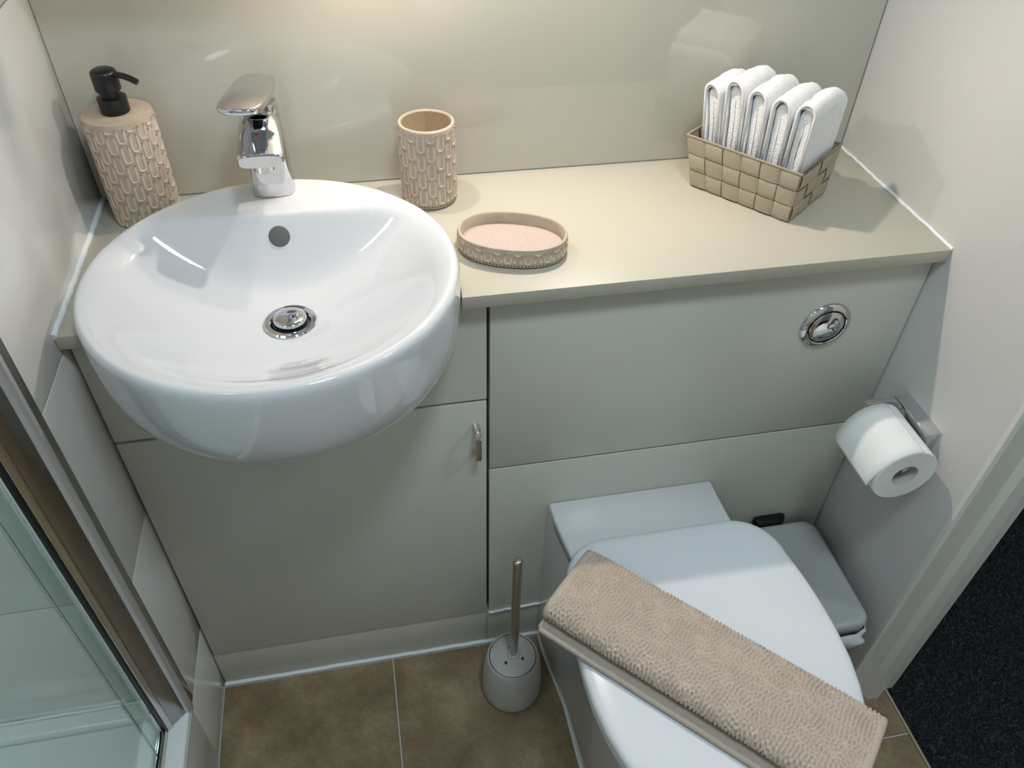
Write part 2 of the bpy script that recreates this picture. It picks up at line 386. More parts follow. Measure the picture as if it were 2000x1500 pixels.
tag(mesh('handle', hv, hfc, 'chromesat', dr, auto=35, recalc=True), 'small chrome bow handle')
box('plinth', (.002, -.2915, .0), (XM-.001, -.2745, ZB-.0005), 'plinth', va, bev=.001)
wc = thing('toilet_cabinet', 'sage ivory panelled cistern housing behind the toilet', 'cabinet', (.82, -.15, 0))
box('side_panel', (XM+.0022, -DC+.019, ZB), (XM+.018, -.001, CT), 'cab', wc)
box('side_panel', (W-.02, -DC+.019, 0), (W-.004, -.001, CT), 'cab', wc)
box('rail', (XM+.018, -DC+.024, Z2-.02), (W-.02, -DC+.04, Z2+.02), 'cabdark', wc)
box('upper_panel', (XM+.0022, -DC, Z2+.0022), (W-.003, -DC+.018, CT), 'cab', wc, bev=.0010)
box('lower_panel', (XM+.0022, -DC, ZB+.001), (W-.003, -DC+.018, Z2-.0022), 'cab', wc, bev=.0010)
box('plinth', (XM-.0005, -.2915, .0), (W-.002, -.2745, ZB-.0005), 'plinth', wc, bev=.001)
# ------------------------------------------------------------------ flush button
fb = thing('flush_button', 'round chrome dual flush push button on the upper panel', 'flush button', (.998, -DC, .734))
fc = (.998, -DC-.0003, .734)
lathe('bezel', [(.0, -.0010), (.0285, -.0010), (.0288, -.0055), (.0300, -.0065), (.0355, -.0050), (.0385, -.0020), (.0388, .0)], fc, 'chrome', fb, axis='y')
lathe('gap_ring', [(.0270, -.0012), (.0284, -.0012), (.0284, -.0015), (.0270, -.0015)], fc, 'dark', fb, axis='y')
lathe('large_button', [(.0, -.0085), (.012, -.0082), (.022, -.0070), (.0262, -.0052), (.0268, -.0012)], fc, 'chrome', fb, axis='y')
tri = []
for k in range(28):
    a = 2*PI*k/28; rr = .0088*(1+.22*math.cos(3*(a-PI/2)))
    tri.append((fc[0]+.0085+rr*math.cos(a), fc[2]+.006+rr*math.sin(a)))
prism('small_button_gap', tri, fc[1]-.0086, fc[1]-.004, 'dark', fb, axis='y')
tri2 = [(fc[0]+.0085+(x-fc[0]-.0085)*.86, fc[2]+.006+(z-fc[2]-.006)*.86) for x, z in tri]
prism('small_button', tri2, fc[1]-.0098, fc[1]-.004, 'chrome', fb, axis='y', bev=.0006)

# ------------------------------------------------------------------ mixer tap
tp = thing('mixer_tap', 'chrome single lever mixer tap standing on the basin rim', 'tap', (.248, -.100, RZ))
TX, TY = .248, -.099
rings = []
for z, a, b, dy in ((.0008, .0272, .0255, 0), (.003, .0275, .0258, 0), (.02, .0268, .0252, 0), (.06, .0258, .0246, -.001), (.092, .0252, .0245, -.002), (.108, .0250, .0245, -.002), (.112, .0240, .0235, -.002)):
    rings.append([(TX+x, TY+dy+y, RZ+z) for x, y in supere(a, b, 3.2, 56)])
loft('body', rings, 'chrome', tp)
rings = []
for y, zc, a, b in ((.0, .090, .0225, .024), (-.022, .092, .0240, .0225), (-.04, .092, .0255, .0190), (-.055, .0875, .0266, .0145), (-.072, .0835, .0278, .0098), (-.083, .0815, .0275, .0088), (-.0875, .0810, .0248, .0072)):
    rings.append([(TX+x, TY+y, RZ+zc+z-.12*abs(x)*0) for x, z in supere(a, b, 3.4, 56)])
loft('spout', rings, 'chrome', tp)
lathe('aerator', [(.0, -.012), (.0105, -.012), (.0125, -.0105), (.0125, .004)], (TX, TY-.066, RZ+.072), 'chromesat', tp, n=32)
lathe('marker_dot', [(.0, .0012), (.0028, .0010), (.0034, .0)], (TX-.002, TY-.054, RZ+.1012), 'reddot', tp, n=20)
lathe('cartridge_collar', [(.0, .008), (.0215, .008), (.0225, .006), (.0225, .0)], (TX, TY-.002, RZ+.112), 'chrome', tp, n=48)
# lever plate, swung a little to the left
ang = math.radians(-14); pit = math.radians(-3)
Rz = Matrix.Rotation(ang, 3, 'Z') @ Matrix.Rotation(-pit, 3, 'X')
base = Vector((TX-.001, TY+.012, RZ+.1335)); rings = []
out = []
for k in range(72):
    t = 2*PI*k/72; c, s = math.cos(t), math.sin(t)
    x = .0262*math.copysign(abs(c)**(2/3.6), c); y = .053*math.copysign(abs(s)**(2/3.4), s)-.028
    x *= 1+.10*max(0, (-y-.02)/.06)
    out.append((x, y))
for z, s in ((-.0052, .90), (-.0046, .965), (-.002, 1.0), (.0018, 1.0), (.0034, .975), (.0040, .94)):
    rings.append([tuple(base+Rz @ Vector((x*s, (y+.028)*s-.028, z+(.004*(y/.08)**2)))) for x, y in out])
loft('lever', rings, 'chrome', tp)

# ------------------------------------------------------------------ resin set: relief pattern
def relief(name, surf, per, z0, z1, ncol, pitch, parent, mat='resinrelief', hw=.0043, rad=.00165):
    cw = per/ncol; v, f = [], []; arm = pitch*.74
    for c in range(ncol):
        z = z0-pitch+(pitch*.5 if c % 2 else 0)
        while z < z1:
            pts = [(-hw, z+hw+arm*k/4) for k in (4, 3, 2, 1)] + [(-hw*math.cos(PI*k/8), z+hw-hw*math.sin(PI*k/8)) for k in range(9)] + [(hw, z+hw+arm*k/4) for k in (1, 2, 3, 4)]
            z += pitch
            # keep only the run inside the band
            run = [(s+(c+.5)*cw, min(max(h, z0), z1)) for s, h in pts if z0-1e-6 <= h <= z1+1e-6]
            segs = []; cur = []
            for s, h in pts:
                if z0 <= h <= z1: cur.append((s+(c+.5)*cw, h))
                elif cur: segs.append(cur); cur = []
            if cur: segs.append(cur)
            for sg in segs:
                if len(sg) < 2: continue
                path = []
                b0 = len(v); n = len(sg)
                for i, (s, h) in enumerate(sg):
                    P, Nn, T = surf(s, h)
                    s0, h0 = sg[max(0, i-1)]; s1, h1 = sg[min(n-1, i+1)]
                    L = math.hypot(s1-s0, h1-h0) or 1; ts, th = (s1-s0)/L, (h1-h0)/L
                    side = T*(-th)+Vector((0, 0, ts)); 
                    for a, b in ((-1.15, -.3), (-.75, .55), (0, .85), (.75, .55), (1.15, -.3)):
                        v.append(tuple(P+side*(a*rad)+Nn*(b*rad)))
                for i in range(n-1):
                    for k in range(4): f.append((b0+i*5+k, b0+i*5+k+1, b0+(i+1)*5+k+1, b0+(i+1)*5+k))
                f.append(tuple(b0+k for k in range(5))); f.append(tuple(b0+(n-1)*5+k for k in range(5))[::-1])
    o = mesh(name, v, f, mat, parent, smooth=True); o['kind'] = 'stuff'; return o
def cyl_surf(c, r):
    def s_(s, h):
        a = s/r; Nn = Vector((math.cos(a), math.sin(a), 0)); return Vector((c[0], c[1], h))+Nn*r, Nn, Vector((-math.sin(a), math.cos(a), 0))
    return s_
def dots(name, surf, per, h, n, parent, r=.0011):
    v, f = [], []
    for i in range(n):
        P, Nn, T = surf(per*i/n, h); b0 = len(v)
        for k in range(6):
            a = 2*PI*k/6; v.append(tuple(P+T*(r*math.cos(a))+Vector((0, 0, r*math.sin(a)))+Nn*.0001))
        v.append(tuple(P+Nn*.0005))
        for k in range(6): f.append((b0+k, b0+(k+1) % 6, b0+6))
    o = mesh(name, v, f, 'dotdark', parent); o['kind'] = 'stuff'; return o
MAT['dotdark'] = M('dark_pinhole', (.07, .05, .035), .8)
# soap dispenser
dc = (.0695, -.0515); drad = .0425; dh = .146
sd = thing('soap_dispenser', 'beige embossed soap dispenser with a black pump in the left corner', 'soap dispenser', (dc[0], dc[1], H))
lathe('bottle', [(.0, .001), (drad-.002, .001), (drad, .003), (drad, dh-.003), (drad-.0008, dh-.001), (drad-.003, dh), (.0, dh)], (dc[0], dc[1], H), 'resin', sd, n=96)
relief('relief_pattern', cyl_surf(dc, drad-.0002), 2*PI*drad, H+.002, H+dh-.0025, 20, .0265, sd)
pump = lathe('pump', [(.0, .034), (.0095, .034), (.0115, .032), (.0115, .020), (.0165, .0195), (.0175, .0185), (.0175, .001), (.0165, 0), (0, 0)], (dc[0], dc[1], H+dh), 'black', sd, n=48)
lathe('pump_head', [(.0, .026), (.011, .0255), (.0145, .0235), (.0155, .021), (.0155, .002), (.0145, .0), (0, 0)], (dc[0]-.0005, dc[1], H+dh+.0275), 'black', pump, n=48)
nd = Vector((.93, -.36, 0)).normalized(); nb = Vector((dc[0], dc[1], H+dh+.047))
tube('nozzle', [nb+nd*.008, nb+nd*.018+Vector((0, 0, .0005)), nb+nd*.026-Vector((0, 0, .0005)), nb+nd*.034-Vector((0, 0, .0028)), nb+nd*.042-Vector((0, 0, .0065))], .0037, 'black', pump, n=14)
# tumbler
tc_ = (.4565, -.0665); tr = .0385; th_ = .116
tb = thing('tumbler', 'beige embossed toothbrush tumbler standing behind the basin', 'tumbler', (tc_[0], tc_[1], H))
lathe('cup', [(0, .001), (tr-.002, .001), (tr, .003), (tr, th_-.003), (tr-.0006, th_-.001), (tr-.002, th_), (tr-.0038, th_), (tr-.005, th_-.002)], (tc_[0], tc_[1], H), 'resin', tb, n=96)
lathe('inner_wall', [(tr-.005, th_-.002), (tr-.0052, .012), (tr-.009, .007), (0, .006)], (tc_[0], tc_[1], H), 'resininner', tb, n=96)
relief('relief_pattern', cyl_surf(tc_, tr-.0002), 2*PI*tr, H+.009, H+th_-.004, 18, .0262, tb)
dots('pinhole_band', cyl_surf(tc_, tr+.0001), 2*PI*tr, H+.0055, 64, tb)
# soap dish (oval)
oc = Vector((.5480, -.2170)); oa, ob, orot = .0720, .0480, math.radians(-18); oh = .0285
def oval(s, nn=2.25, a=oa, b=ob):
    c, d = math.cos(s), math.sin(s); x = a*math.copysign(abs(c)**(2/nn), c); y = b*math.copysign(abs(d)**(2/nn), d)
    return x*math.cos(orot)-y*math.sin(orot), x*math.sin(orot)+y*math.cos(orot)
sh = thing('soap_dish', 'shallow oval beige embossed soap dish lying on the worktop', 'soap dish', (oc.x, oc.y, H))
def ovring(inset, z, n=112): return [(oc.x+x, oc.y+y, H+z) for x, y in (oval(2*PI*k/n, a=oa-inset, b=ob-inset) for k in range(n))]
loft('dish', [ovring(.002, .001), ovring(.0, .003), ovring(.0, oh-.002), ovring(.0006, oh-.0006), ovring(.0018, oh), ovring(.0032, oh), ovring(.0045, oh-.0015), ovring(.0058, .012)], 'resin', sh, cap=False)
loft('dish_floor', [ovring(.0057, .0125), ovring(.008, .0085), ovring(.012, .0072), ovring(.03, .007), ovring(.044, .007)], 'dishfloor', sh, cap=True)
TS = np.linspace(0, 2*PI, 721); OP = np.array([oval(t) for t in TS]); OL = np.concatenate([[0], np.cumsum(np.hypot(*np.diff(OP, axis=0).T))]); OPER = OL[-1]
def ov_surf(s, h):
    s = s % OPER; t = np.interp(s, OL, TS); x, y = oval(t); x2, y2 = oval(np.interp((s+.0005) % OPER, OL, TS)); x1, y1 = oval(np.interp((s-.0005) % OPER, OL, TS))
    T = Vector((x2-x1, y2-y1, 0)).normalized(); Nn = Vector((T.y, -T.x, 0)); return Vector((oc.x+x, oc.y+y, h))-Nn*.0002, Nn, T
relief('relief_pattern', ov_surf, OPER, H+.008, H+oh-.004, 30, .0240, sh)
dots('pinhole_band', lambda s, h: tuple((a+b*.0004 if i == 0 else a) for i, (a, b) in enumerate(((ov_surf(s, h)[0], ov_surf(s, h)[1]), (ov_surf(s, h)[1], None), (ov_surf(s, h)[2], None)))), OPER, H+.005, 84, sh)

# ------------------------------------------------------------------ woven basket
U_ = Vector((-.62, .785, 0)).normalized(); V_ = Vector((.785, .62, 0)).normalized()
Fb = Vector((.943, -.214, H+.0015)); bh = .073
lu0, lv0, lu1, lv1 = .158, .120, .178, .127
def bpt(side, t, hgt, off):
    """side 0 = front (F->L), 1 = right (F->R), 2 = back, 3 = left; t in 0..1, hgt 0..1, off outward"""
    lu = lu0+(lu1-lu0)*hgt; lv = lv0+(lv1-lv0)*hgt; F0 = Fb-V_*(.003*hgt)-U_*(.002*hgt)
    z = Vector((0, 0, bh*hgt))
    if side == 0: return F0+U_*(lu*t)+z-V_*off
    if side == 1: return F0+V_*(lv*t)+z-U_*off
    if side == 2: return F0+V_*lv+U_*(lu*t)+z+V_*off
    return F0+U_*lu+V_*(lv*t)+z+U_*off
bk = thing('woven_basket', 'small beige woven strap basket holding rolled white towels', 'basket', tuple(Fb+U_*.08+V_*.06))
NC = {0: 6, 1: 4, 2: 6, 3: 4}; NR = 3; AMP = .0019; THK = .0010
def strip_mesh(name, P, parent, nw=2):
    """P: list of (centre a, centre b) edge pairs with outward offset already applied; builds a thin strap with uv"""
    n = len(P); v, f, uv = [], [], []; acc = 0
    for i, (a, b, o) in enumerate(P):
        mid = (a+b)/2
        if i: acc += (mid-(P[i-1][0]+P[i-1][1])/2).length
        for q in (a+o*THK*.4, mid+o*THK, b+o*THK*.4, b-o*THK*.2, a-o*THK*.2): v.append(q)
        wd = (b-a).length
        uv += [(acc*100, 0), (acc*100, .5), (acc*100, 1), (acc*100, 1), (acc*100, 0)]
    for i in range(n-1):
        for k in range(5): f.append((i*5+k, i*5+(k+1) % 5, (i+1)*5+(k+1) % 5, (i+1)*5+k))
    f.append((0, 1, 2, 3, 4)); f.append(tuple((n-1)*5+k for k in (4, 3, 2, 1, 0)))
    o = mesh(name, v, f, 'strap', parent, auto=60)
    ul = o.data.uv_layers.new(name='UVMap')
    for lp in o.data.loops: ul.data[lp.index].uv = uv[lp.vertex_index]
    return o
onorm = {0: -V_, 1: -U_, 2: V_, 3: U_}
for side in range(4):
    nc = NC[side]
    for c in range(nc):                      # vertical straps
        P = []
        for k in range(0, NR*8+1):
            hgt = k/(NR*8); ph = math.cos(PI*(hgt*NR-.5))*1 if False else math.sin(PI*hgt*NR)
            sg = 1 if (int(min(hgt*NR, NR-.001))+c) % 2 == 0 else -1
            off = AMP*sg*abs(math.sin(PI*hgt*NR))**.35
            P.append((bpt(side, (c+.045)/nc, hgt, off), bpt(side, (c+.955)/nc, hgt, off), onorm[side]))
        strip_mesh('woven_strap', P, bk)
    for r in range(NR):                      # horizontal bands
        P = []
        for k in range(nc*8+1):
            t = k/(nc*8); cc = int(min(t*nc, nc-.001)); sg = -1 if (r+cc) % 2 == 0 else 1
            off = AMP*sg*abs(math.sin(PI*t*nc))**.35
            P.append((bpt(side, t, (r+.045)/NR, off), bpt(side, t, (r+.955)/NR, off), onorm[side]))
        strip_mesh('woven_band', P, bk)
cs = [bpt(0, 0, 1, .0), bpt(0, 1, 1, .0), bpt(2, 1, 1, .0), bpt(1, 1, 1, .0)]
path = []
for i in range(4):
    a, b = cs[i], cs[(i+1) % 4]; pa = cs[i-1]
    path += [a+(pa-a).normalized()*.003, a, a+(b-a).normalized()*.003]
path.append(path[0])
tube('rim_cord', [p+Vector((0, 0, .0005)) for p in path], .0021, MAT['strap'], bk, n=8)
bb = [bpt(0, 0, .02, -.001), bpt(0, 1, .02, -.001), bpt(2, 1, .02, -.001), bpt(1, 1, .02, -.001)]
mesh('base', [tuple(q) for q in bb]+[tuple(q-Vector((0, 0, .002))) for q in bb], [(0, 1, 2, 3), (7, 6, 5, 4), (0, 4, 5, 1), (1, 5, 6, 2), (2, 6, 7, 3), (3, 7, 4, 0)], MAT['strap'], bk)

# ------------------------------------------------------------------ towels in the basket
def towel(idx, uc, th, ztop, vlen, v0, lean, label):
    """folded towel on end: outer wrap (inverted U) over two inner layers; uc = centre along U_, lean in U_"""
    base = Fb+U_*uc+V_*v0+Vector((0, 0, .004)); hgt = ztop-base.z
    t = thing('folded_towel', label, 'towel', tuple(base+V_*(vlen/2)), 'white towels standing in the woven basket')
    def extr(name, sec, l0, l1, mat, seed, amp=.0009, nl=34, roundend=.006):
        n = len(sec); v, f = [], []; nz = vnoise((nl+1, n), 4, seed)-.5; nz2 = (np.random.default_rng(seed).random((nl+1, n))-.5)
        cu = sum(a for a, b in sec)/n; ch = sum(b for a, b in sec)/n
        for i in range(nl+1):
            x = i/nl; l = l0+(l1-l0)*x
            e_ = min(x, 1-x)*(l1-l0); sc = 1-.16*max(0, 1-e_/roundend)**2 if roundend else 1
            sag = -.010*max(0, (x-.55)/.45)**2*(1 if name == 'wrap' else .6)
            for k, (a, b) in enumerate(sec):
                d = amp*(2*nz[i, k]+.5*nz2[i, k]); hh = b/hgt
                aa = (a-cu)*(1 if name == 'wrap' else sc)+cu+d+lean*hh*hh*.03+.002*math.sin(3*x)*hh
                v.append(tuple(base+U_*aa+V_*(l+d)+Vector((0, 0, b*(1-.012*(1-sc)/.16)+d+sag*hh*hh))))
        for i in range(nl):
            for k in range(n): f.append((i*n+k, i*n+(k+1) % n, (i+1)*n+(k+1) % n, (i+1)*n+k))
        f.append(tuple(range(n))[::-1]); f.append(tuple(nl*n+k for k in range(n)))
        return mesh(name, v, f, mat, t, auto=60, recalc=True)
    hw = th/2; sh_ = .0042
    def dens(pts, m=5):
        o = []
        for i in range(len(pts)):
            a, b = pts[i], pts[(i+1) % len(pts)]; L = math.hypot(b[0]-a[0], b[1]-a[1]); q = max(1, int(L/.0045))
            for j in range(q): o.append((a[0]+(b[0]-a[0])*j/q, a[1]+(b[1]-a[1])*j/q))
        return o
    arc = [(hw*math.cos(PI*k/14), hgt-hw*1.15+hw*1.15*math.sin(PI*k/14)) for k in range(15)]
    hi = hw-sh_; arci = [(hi*math.cos(PI*k/14), hgt-hw*1.15+(hw*1.15-sh_)*math.sin(PI*k/14)) for k in range(15)][::-1]
    wrap = extr('wrap', dens([(hw, 0)]+arc+[(-hw, 0), (-hi, 0)]+arci+[(hi, 0)]), 0, vlen, 'towel', 10+idx)
    # inner folded layers, set back from the wrap's end
    q = hi-.0006
    inner = [(q*math.cos(PI*k/10), hgt-sh_-.003-q*1.2+q*1.2*math.sin(PI*k/10)) for k in range(11)]
    slit = [(-q, 0), (-.0012, 0), (-.0006, hgt*.86-sh_), (.0006, hgt*.86-sh_), (.0012, 0), (q, 0)]
    extr('inner_fold', dens([(q, 0)]+inner+slit[:-1]), .0035, vlen-.004, 'towel', 30+idx, amp=.0010, roundend=.008)
    # hem tape along the front edge of the wrap
    vv, ff = [], []
    pth = [base+U_*(a+lean*(b/hgt)**2*.03)+V_*(-.0002)+Vector((0, 0, b)) for a, b in [(hw-.0018, .02)]+[(x*(hw-.0018)/hw, z-.0015) for x, z in arc]+[(-hw+.0018, .02)]]
    sweep(vv, ff, pth, circ(.0021, 6)); mesh('hem', vv, ff, 'toweltape', t, smooth=True)
    return t
twl = ['leftmost white folded towel in the basket, nearest the glass splashback', 'white folded towel second from the left in the basket', 'middle white folded towel in the woven basket',
       'white folded towel second from the right in the basket', 'rightmost white folded towel in the basket, nearest the right wall']
specs = [(.1392, .0250, H+.152, .098, .0085, .66), (.1105, .0278, H+.165, .103, .0080, .48), (.0800, .0278, H+.162, .104, .0080, .31), (.0495, .0278, H+.160, .104, .0080, .14), (.0192, .0278, H+.163, .104, .0080, -.03)]
for i, (uc, th, zt, vl, v0, ln) in enumerate(specs): towel(i, uc, th, zt, vl, v0, ln, twl[i])

# ------------------------------------------------------------------ toilet
to = thing('toilet', 'white back-to-wall toilet with closed lid', 'toilet', (.765, -.55, 0))
LX = .7645
def dshape(hw, yb, yf, rb, n=20, ym=-.610, infl=0):
    """D outline: straight-ish back with rounded corners, bulging sides, elliptical front"""
    hw += infl; yb += infl; yf -= infl; out = []
    hb = hw*.80                                   # half width at the back corners
    pts = []
    for k in range(n+1):                          # front half ellipse from right side to left side
        a = -PI*k/n; pts.append((LX+hw*math.cos(a), ym+(ym-yf)*math.sin(a)))
    m = 10
    def side(s):
        r = []
        for k in range(1, m+1):                   # left side going back up: gentle taper
            t = k/m; y = ym+(yb-rb-ym)*t; r.append((LX+s*(hw-(hw-hb)*.36*t**2.2), y))
        x0, y0 = r[-1]; xi = LX+s*(hb*.70)
        for k in range(1, 9):
            a = PI/2*k/8; r.append((xi+(x0-xi)*math.cos(a), y0+rb*math.sin(a)))
        return r
    L = side(-1); R = side(1)
    return pts + L + R[::-1]
def stack(name, specs_, mat, parent, auto=45):
    rings = []
    for z, infl, kw in specs_:
        rings.append([(x, y, z) for x, y in dshape(infl=infl, **kw)])
    return loft(name, rings, mat, parent, auto=auto)
D0 = dict(hw=.1860, yb=-.397, yf=-.868, rb=.075)
# ceramic pan: rear block widening into the bowl
def panring(z, wr, wf, yf, zt):
    pts = []; n = 24
    y0 = -DC-.0006
    for k in range(n+1):
        a = -PI*k/n; pts.append((LX-.012*0+wf*math.cos(a), -.57+(-.57-yf)*math.sin(a)))
    xb0, xb1 = .6045, .8865
    rear = [(-.60, 1.), (-.535, .62), (-.49, .22), (-.455, 0)]
    dk = [(-.455, .0215), (-.41, .0155), (-.37, .0095), (-.33, .005), (y0, .0035)]
    left = [(LX-wf+(.6215-(LX-wf))*(1-t), y) for y, t in rear[1:3]]+[(.6+d_, y) for y, d_ in dk]
    right = [(LX+wf+(.8930-(LX+wf))*(1-t), y) for y, t in rear[1:3]]+[(.8930-(.0215-d_)*.35, y) for y, d_ in dk]
    return [(x, y, z) for x, y in pts+left+right[::-1]]
pr_ = [(.0015, 0, .140, -.77), (.02, 0, .141, -.772), (.12, 0, .145, -.785), (.22, 0, .149, -.805), (.30, 0, .153, -.825), (.355, 0, .158, -.840), (.385, 0, .160, -.846), (.397, 0, .159, -.845), (.4035, 0, .156, -.841)]
loft('pan', [panring(z, wr, wf, yf, 0) for z, wr, wf, yf in pr_], 'ceramic', to, auto=50)
rb_ = [(.6035, -DC-.0004), (.8875, -DC-.0004), (.8873, -.33), (.8888, -.37), (.8909, -.41), (.8930, -.455), (.6215, -.455), (.6155, -.41), (.6095, -.37), (.605, -.33)]
prism('rear_deck', rb_, .385, .4125, 'ceramic', to, bev=.004, seg=3)
stack('seat', [(.4045, -.006, D0), (.4065, -.003, D0), (.412, -.002, D0), (.418, -.002, D0), (.4205, -.004, D0)], 'lidplastic', to)
stack('lid', [(.4225, -.004, D0), (.424, -.001, D0), (.428, 0, D0), (.433, -.0004, D0), (.4375, -.0025, D0), (.4402, -.006, D0), (.4415, -.012, D0), (.4422, -.03, D0), (.4424, -.08, D0)], 'lidplastic', to)
for s in (-1, 1): lathe('hinge', [(0, -.02), (.009, -.02), (.0095, -.018), (.0095, .018), (.009, .02), (0, .02)], (LX+s*.06, -.399, .4195), 'lidplastic', to, axis='x', n=24)
# sealant round the foot of the pan
pts = [Vector((x, y, .0025)) for x, y, z in panring(0, 0, .1415, -.773, 0)]
v, f = [], []; sweep(v, f, pts, circ(.0035, 8)); struct(mesh('trim_6', v, f, 'sealant', auto=60, recalc=True), 'white sealant bead around the foot of the toilet')

# ------------------------------------------------------------------ bath mat folded on the lid
def bath_mat():
    ux = Vector((.694, -.72, 0)).normalized(); uw = Vector((-.72, -.694, 0)).normalized()
    org = Vector((.629, -.4455, 0)); L = .424; z0 = .4430; T = .0105
    bm_ = thing('bath_mat', 'beige loop-pile bath mat folded lengthwise across the toilet lid', 'bath mat', tuple(org+ux*(L/2)+uw*.06+Vector((0, 0, z0))))
    # centreline of the fold: (w, z)
    cl = [(.131, .0058), (.12, .0056), (.09, .0055), (.05, .0055), (.02, .0057)]
    for k in range(1, 12): a = -PI/2-PI*k/12; cl.append((.012+.0165*math.cos(a)*.8, .0225+.0168*math.sin(a)))
    cl += [(.02, .0398), (.05, .0412), (.08, .0412), (.103, .0398)]
    for k in range(1, 11): a = PI/2-PI*k/11; cl.append((.105+.0135*math.cos(a), .0278+.0112*math.sin(a)))
    cl += [(.09, .0172), (.06, .0170), (.03, .0175)]
    P = np.array(cl); d = np.concatenate([[0], np.cumsum(np.hypot(*np.diff(P, axis=0).T))])
    step = .00085; ns = int(d[-1]/step); s = np.linspace(0, d[-1], ns)
    cx = np.interp(s, d, P[:, 0]); cz = np.interp(s, d, P[:, 1])
    ker = np.ones(9)/9; cx[4:-4] = np.convolve(cx, ker, 'valid'); cz[4:-4] = np.convolve(cz, ker, 'valid')
    tx = np.gradient(cx); tz = np.gradient(cz); tl = np.hypot(tx, tz); tx /= tl; tz /= tl
    nx_, nz_ = -tz, tx        # pile side = outside of the fold
    nl = int(L/.00085); l = np.linspace(0, L, nl)
    sh_ = (nl, ns)
    # loop pile: labyrinth of rounded loops running across the mat (band-passed noise)
    S, Lg = np.meshgrid(s, l)
    g = np.random.default_rng(12).normal(size=sh_); kl = np.fft.fftfreq(nl, l[1]-l[0])[:, None]; ks = np.fft.fftfreq(ns, s[1]-s[0])[None]
    kr = np.hypot(kl, ks*1.0); an = np.arctan2(np.abs(ks), np.abs(kl)+1e-9)
    filt = np.exp(-((kr-1/.0054)/28)**2)*(.30+np.exp(-(an/.62)**2))
    fld = np.real(np.fft.ifft2(np.fft.fft2(g)*filt)); fld /= fld.std()
    hgt = .0021*np.tanh(1.15*fld+.35)+.0012*(vnoise(sh_, 40, 8)-.5)
    edge = np.minimum(np.minimum(Lg, L-Lg)/.008, 1)*np.minimum(np.minimum(S, d[-1]-S)/.008, 1)
    hgt = hgt*np.clip(edge*1.3-.3, 0, 1)
    off = T*.42+.0006+hgt
    # rounded ends: the fold droops slightly at both ends
    droop = -.0010*np.clip(1-np.minimum(Lg, L-Lg)/.03, 0, 1)**2*(cz[None]/.04)
    def grid(o):
        w_ = cx[None]+nx_[None]*o; z = cz[None]+nz_[None]*o+droop
        X = org.x+ux.x*Lg+uw.x*w_; Y = org.y+ux.y*Lg+uw.y*w_; return np.stack([X, Y, z+z0], -1).reshape(-1, 3)
    A = grid(off); B = grid(np.full(sh_, -T*.42))
    # bottom layer and inner layers must not sink into the lid
    A[:, 2] = np.maximum(A[:, 2], z0+.0003); B[:, 2] = np.maximum(B[:, 2], z0+.0003)
    i = np.arange(nl-1)[:, None]*ns+np.arange(ns-1)[None]; i = i.ravel()
    FA = np.stack([i, i+ns, i+ns+1, i+1], -1)
    me = bpy.data.meshes.new('loop_pile'); me.from_pydata(A.tolist(), [], FA.tolist()); me.update(); link('loop_pile', me, 'mat', bm_, smooth=True)
    st = 6; ii = np.arange(0, nl, st); jj = np.arange(0, ns, st); Bg = B.reshape(nl, ns, 3)[np.ix_(ii, jj)]; h_, w2 = Bg.shape[:2]
    k = (np.arange(h_-1)[:, None]*w2+np.arange(w2-1)[None]).ravel()
    mesh('backing', Bg.reshape(-1, 3), np.stack([k, k+w2, k+w2+1, k+1], -1), 'mathem', bm_, smooth=True)
    # hems
    for li in (0, nl-1):
        o_ = np.full(ns, .0012); pth = [(org.x+ux.x*l[li]+uw.x*(cx[q]+nx_[q]*.001), org.y+ux.y*l[li]+uw.y*(cx[q]+nx_[q]*.001), z0+max(.0052, cz[q]+nz_[q]*.001+droop[li, q])) for q in range(0, ns, 3)]
        v, f = [], []; sweep(v, f, pth, circ(.0049, 8)); mesh('hem', v, f, 'mathem', bm_, smooth=True)
    pth = [tuple(org+ux*x+uw*.132+Vector((0, 0, z0+.0056+.0004*math.sin(x*60)))) for x in np.linspace(0, L, 90)]
    v, f = [], []; sweep(v, f, pth, circ(.0052, 8)); mesh('hem', v, f, 'mathem', bm_, smooth=True)
bath_mat()

# ------------------------------------------------------------------ toilet brush
bc = (.531, -.3945)
tbh = thing('toilet_brush', 'grey toilet brush holder with a steel handle on the floor', 'toilet brush', (bc[0], bc[1], 0))
lathe('holder', [(0, .002), (.049, .002), (.0525, .004), (.0545, .012), (.0548, .03), (.0538, .06), (.0515, .088), (.0485, .106), (.0468, .1135), (.0450, .1165), (.0432, .1165), (.0425, .1135), (.0425, .1085), (0, .1085)], (bc[0], bc[1], 0), 'brushgrey', tbh)
lathe('rubber_foot', [(0, .0003), (.0495, .0003), (.0505, .0025), (0, .0025)], (bc[0], bc[1], 0), 'black', tbh)
lid = lathe('cover', [(0, .1172), (.020, .1172), (.0395, .1166), (.0410, .1155), (.0415, .113), (.0415, .110), (0, .110)], (bc[0], bc[1], 0), 'brushgrey', tbh)
for a in (95, 215, 335):
    x, y = bc[0]+.018*math.cos(math.radians(a)), bc[1]+.018*math.sin(math.radians(a))-.002
    lathe('vent_hole', [(0, .0008), (.0030, .0006), (.0036, 0)], (x, y, .1170), 'dark', lid, n=16, sx=.75)
lathe('handle_collar', [(0, .006), (.0105, .006), (.0118, .004), (.0122, 0)], (bc[0]+.002, bc[1]+.002, .1170), 'brushgrey', tbh, n=32)
lathe('handle', [(0, .290), (.0045, .2892), (.0070, .2872), (.0078, .2845), (.0078, .004), (0, .004)], (bc[0]+.002, bc[1]+.002, .1170), 'steel', tbh, n=36)

